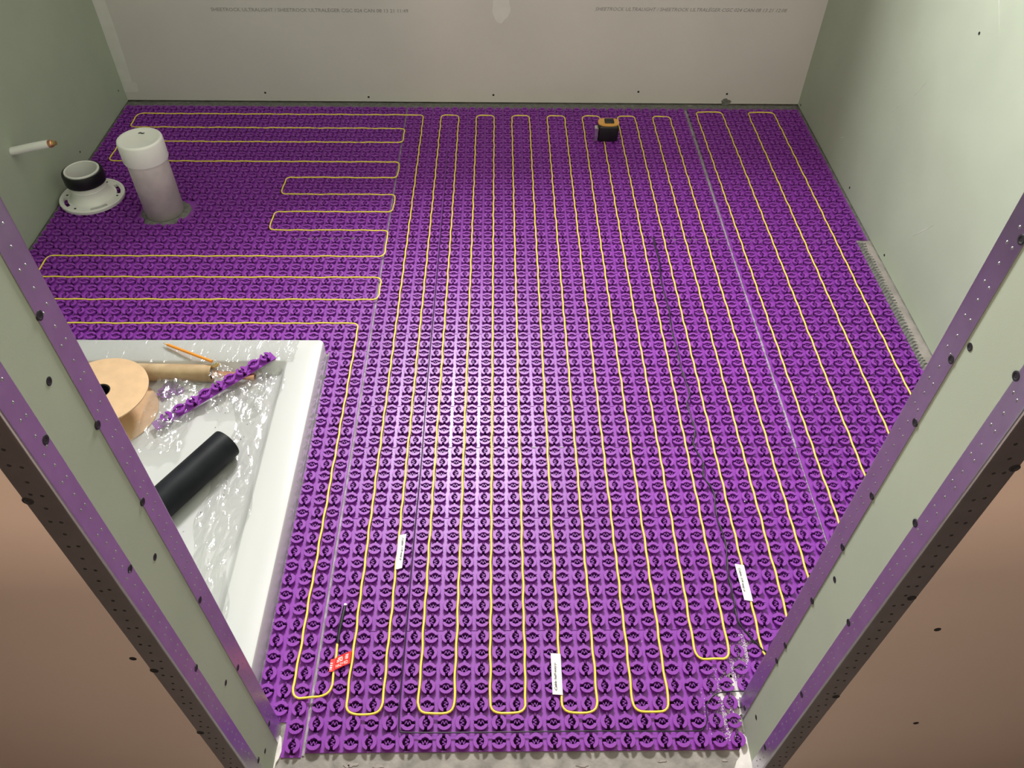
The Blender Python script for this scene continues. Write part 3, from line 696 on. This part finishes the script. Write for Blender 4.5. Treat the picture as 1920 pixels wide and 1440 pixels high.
# ------------------------------------------------------------------ toilet flange
tf = empty('toilet_flange', (-0.991, 1.640, HC)); tag(tf, 'white toilet flange with a black rubber collar standing on its plate', 'toilet flange')
def arc_sector(b, r0, r1, a0, a1, z0, z1, n=10):
    v = []; f = []
    for i in range(n + 1):
        a = a0 + (a1 - a0) * i / n; c, s = math.cos(a), math.sin(a)
        v += [(r0 * c, r0 * s, z0), (r1 * c, r1 * s, z0), (r1 * c, r1 * s, z1), (r0 * c, r0 * s, z1)]
    for i in range(n):
        q = 4 * i
        f += [[q, q + 4, q + 5, q + 1], [q + 3, q + 2, q + 6, q + 7], [q + 1, q + 5, q + 6, q + 2], [q, q + 3, q + 7, q + 4]]
    f += [[0, 1, 2, 3], [4 * n, 4 * n + 3, 4 * n + 2, 4 * n + 1]]
    b.add(v, f)
pl = MB()
pl.lathe([(0.083, 0), (0.094, 0), (0.0955, 0.003), (0.0955, 0.010), (0.094, 0.0115), (0.088, 0.0115), (0.0865, 0.009), (0.083, 0.009)], 64, close=True)
pl.lathe([(0.050, 0), (0.0715, 0), (0.0715, 0.009), (0.066, 0.0095), (0.050, 0.012)], 64, close=True)
for a0, a1 in ((50, 190), (230, 285), (322, 369)):
    arc_sector(pl, 0.0705, 0.0835, math.radians(a0), math.radians(a1), 0.0005, 0.0088)
plate = pl.build('plate', 'pvc', tf, smooth=True, auto=35)
MB().lathe([(0.066, 0.0095), (0.060, 0.016), (0.0545, 0.026), (0.0515, 0.040), (0.0525, 0.042), (0.0510, 0.045), (0.0525, 0.048), (0.0510, 0.051), (0.0505, 0.100), (0.0480, 0.1015), (0.0450, 0.100), (0.0440, 0.0)], 56).build('spigot', 'pvc', tf, smooth=True, auto=50)
MB().lathe([(0.0512, 0.060), (0.0575, 0.060), (0.0592, 0.066), (0.0592, 0.090), (0.0575, 0.0965), (0.0512, 0.0965)], 56, close=True).build('rubber_collar', 'black', tf, smooth=True, auto=40)
for a in (75, 180, 250, 0):
    x, y = 0.077 * math.cos(math.radians(a)), 0.077 * math.sin(math.radians(a))
    MB().lathe([(0.0001, 0.0094), (0.0035, 0.0094), (0.0035, 0.007)], 10, Matrix.Translation((x, y, 0))).build('bolt_hole', 'screw', plate)

# ------------------------------------------------------------------ capped drain pipe
dp = empty('capped_pipe', (PIPE_C[0], PIPE_C[1], 0)); tag(dp, 'upright white drain pipe with a white test cap rising through the purple sheet', 'pipe')
MB().lathe([(0.054, -0.002), (0.057, -0.002), (0.057, 0.235)], 56).build('pipe_wall', 'pvc_dirty', dp, smooth=True)
capo = MB().lathe([(0.0575, 0.186), (0.0625, 0.186), (0.0632, 0.188), (0.0632, 0.243), (0.0615, 0.2485), (0.058, 0.2505), (0.053, 0.2485), (0.035, 0.2445), (0.0001, 0.2435)], 64).build('cap', 'pvc', dp, smooth=True, auto=60)
rnd = random.Random(3); cv = []; cf = []; NR = 40
for k in range(NR):
    a = 2 * PI * k / NR; q = 0.072 + 0.006 * noise.noise((math.cos(a) * 2, math.sin(a) * 2, 2)) + rnd.uniform(-.002, .002)
    q += 0.004 * max(0, math.cos(a + 0.3)) 
    cv += [(0.0575 * math.cos(a), 0.0575 * math.sin(a), 0.003 + rnd.uniform(0, .004)), (q * .93 * math.cos(a), q * .93 * math.sin(a), 0.003 + rnd.uniform(-.001, .003)), (q * math.cos(a), q * math.sin(a), 0.0002)]
for k in range(NR):
    k2 = (k + 1) % NR
    for i in range(2): cf.append([k * 3 + i, k * 3 + i + 1, k2 * 3 + i + 1, k2 * 3 + i])
obj('mortar_collar', mesh('mortar_collar', cv, cf, True), 'thinset', dp)
text_mesh('marker_scribble', '~', 0.05, 'ink', capo, Matrix.Translation((-0.012, 0.020, 0.2466)), 0.016, ext=0.0004)
# ------------------------------------------------------------------ water supply stub in the left wall
ws = empty('supply_pipe', (XL, 1.519, 0.240)); tag(ws, 'white plastic supply pipe with a copper tip poking from the green wall', 'pipe')
pth = [(-0.02, 0, -0.004), (0.0, 0, 0), (0.03, 0, 0.0065), (0.06, 0, 0.0135), (0.09, 0, 0.0195), (0.113, 0, 0.0235)]
MB().tube(smooth_path(pth, 4), 0.0112, 16).build('plastic_pipe', 'pvc', ws, smooth=True, auto=60)
A = axis_matrix((0.112, 0, 0.0234), (0.150, 0, 0.0290))
MB().lathe([(0.0001, 0), (0.0106, 0), (0.0106, 0.010), (0.0090, 0.0115), (0.0001, 0.0115)], 20, A).build('copper_ring', 'copper', ws, smooth=True, auto=40)
MB().lathe([(0.0072, 0.0115), (0.0072, 0.014), (0.0060, 0.0145), (0.0060, 0.021), (0.0001, 0.021)], 16, A).build('brass_tip', 'brass', ws, smooth=True, auto=40)
# ------------------------------------------------------------------ tape measure
tm = empty('tape_measure', (0.646, 2.016, HC), 0); tag(tm, 'black and orange tape measure standing on the studs near the grey wall', 'tape measure')
bevelled_box('case', 'black', (0.070, 0.050, 0.060), 0.009, tm, (0, 0, 0.030), 3)
MB().prism([(0.036 * math.copysign(abs(math.cos(a)) ** .75, math.cos(a)), 0.026 * math.copysign(abs(math.sin(a)) ** .8, math.sin(a))) for a in [2 * PI * i / 36 for i in range(36)]], 0.0595, 0.0635).build('top_plate', 'tapeorange', tm)
bevelled_box('thumb_lock', 'black', (0.032, 0.027, 0.008), 0.003, tm, (0.002, 0.001, 0.0655))
hk = MB().box(-0.0465, -0.026, 0.006, -0.0365, -0.004, 0.040).build('belt_clip', 'steel', tm)
MB().box(-0.0475, -0.027, 0.040, -0.0355, -0.004, 0.052).build('clip_top', 'steel', tm)
MB().box(-0.036, -0.018, 0.014, -0.033, -0.010, 0.030).build('tape_end', 'steel', tm)

# ------------------------------------------------------------------ plaster dust and crumbs
def flakes(name, n, fn, smin, smax, m, label, cat):
    b = MB(); rr = random.Random(12)
    for _ in range(n):
        x, y, z = fn(rr); s = rr.uniform(smin, smax); a0 = rr.uniform(0, 6); kk = rr.choice((4, 5, 6)); h = s * rr.uniform(.3, .6)
        poly = [(x + s * rr.uniform(.6, 1.1) * math.cos(a0 + 2 * PI * i / kk), y + s * rr.uniform(.6, 1.1) * math.sin(a0 + 2 * PI * i / kk)) for i in range(kk)]
        b.prism(poly, z, z + h)
    o = b.build(name, m); return tag(o, label, cat, kind='stuff')
def near_jamb(r):
    t = abs(r.gauss(0, 1)); y = r.uniform(0.0, 0.20)
    x = 0.697 - min(t, 2.6) * 0.027 * (1 - .25 * abs(y - .09) / .1) + max(0, y - .07) * .5
    if y < JRY1 + .002: x = min(x, JRX - .003)
    return (x, y, 0.0002)
flakes('plaster_dust', 4200, near_jamb, 0.0003, 0.0011, 'gypsum', 'white plaster dust spilled over the studs at the foot of the jamb', 'plaster dust')
def anywhere(r):
    return (r.uniform(-.05, 1.2), r.uniform(.1, 1.5), HC if r.random() < .5 else 0.0003)
flakes('plaster_crumbs', 90, anywhere, 0.0005, 0.0014, 'gypsum', 'tiny pale plaster crumbs scattered across the purple sheets', 'crumbs')
for k, (x, y, a, b_) in enumerate(((0.700, 0.088, .012, .022), (0.688, 0.045, .010, .024), (0.672, 0.078, .006, .010), (0.690, 0.122, .008, .010))): blob('plaster_splash', 'gypsum', fl, x, 0.0001, a, b_, y, th=0.001, n=44, seed=21 + k, jag=0.6, normal='z')
def tray_spot(r): return (-0.33 + r.uniform(-.07, .05), r.uniform(.38, .76), FZ)
flakes('grit', 22, tray_spot, 0.0006, 0.0017, 'thinset', 'dark grit specks scattered on the white shower tray floor', 'grit')
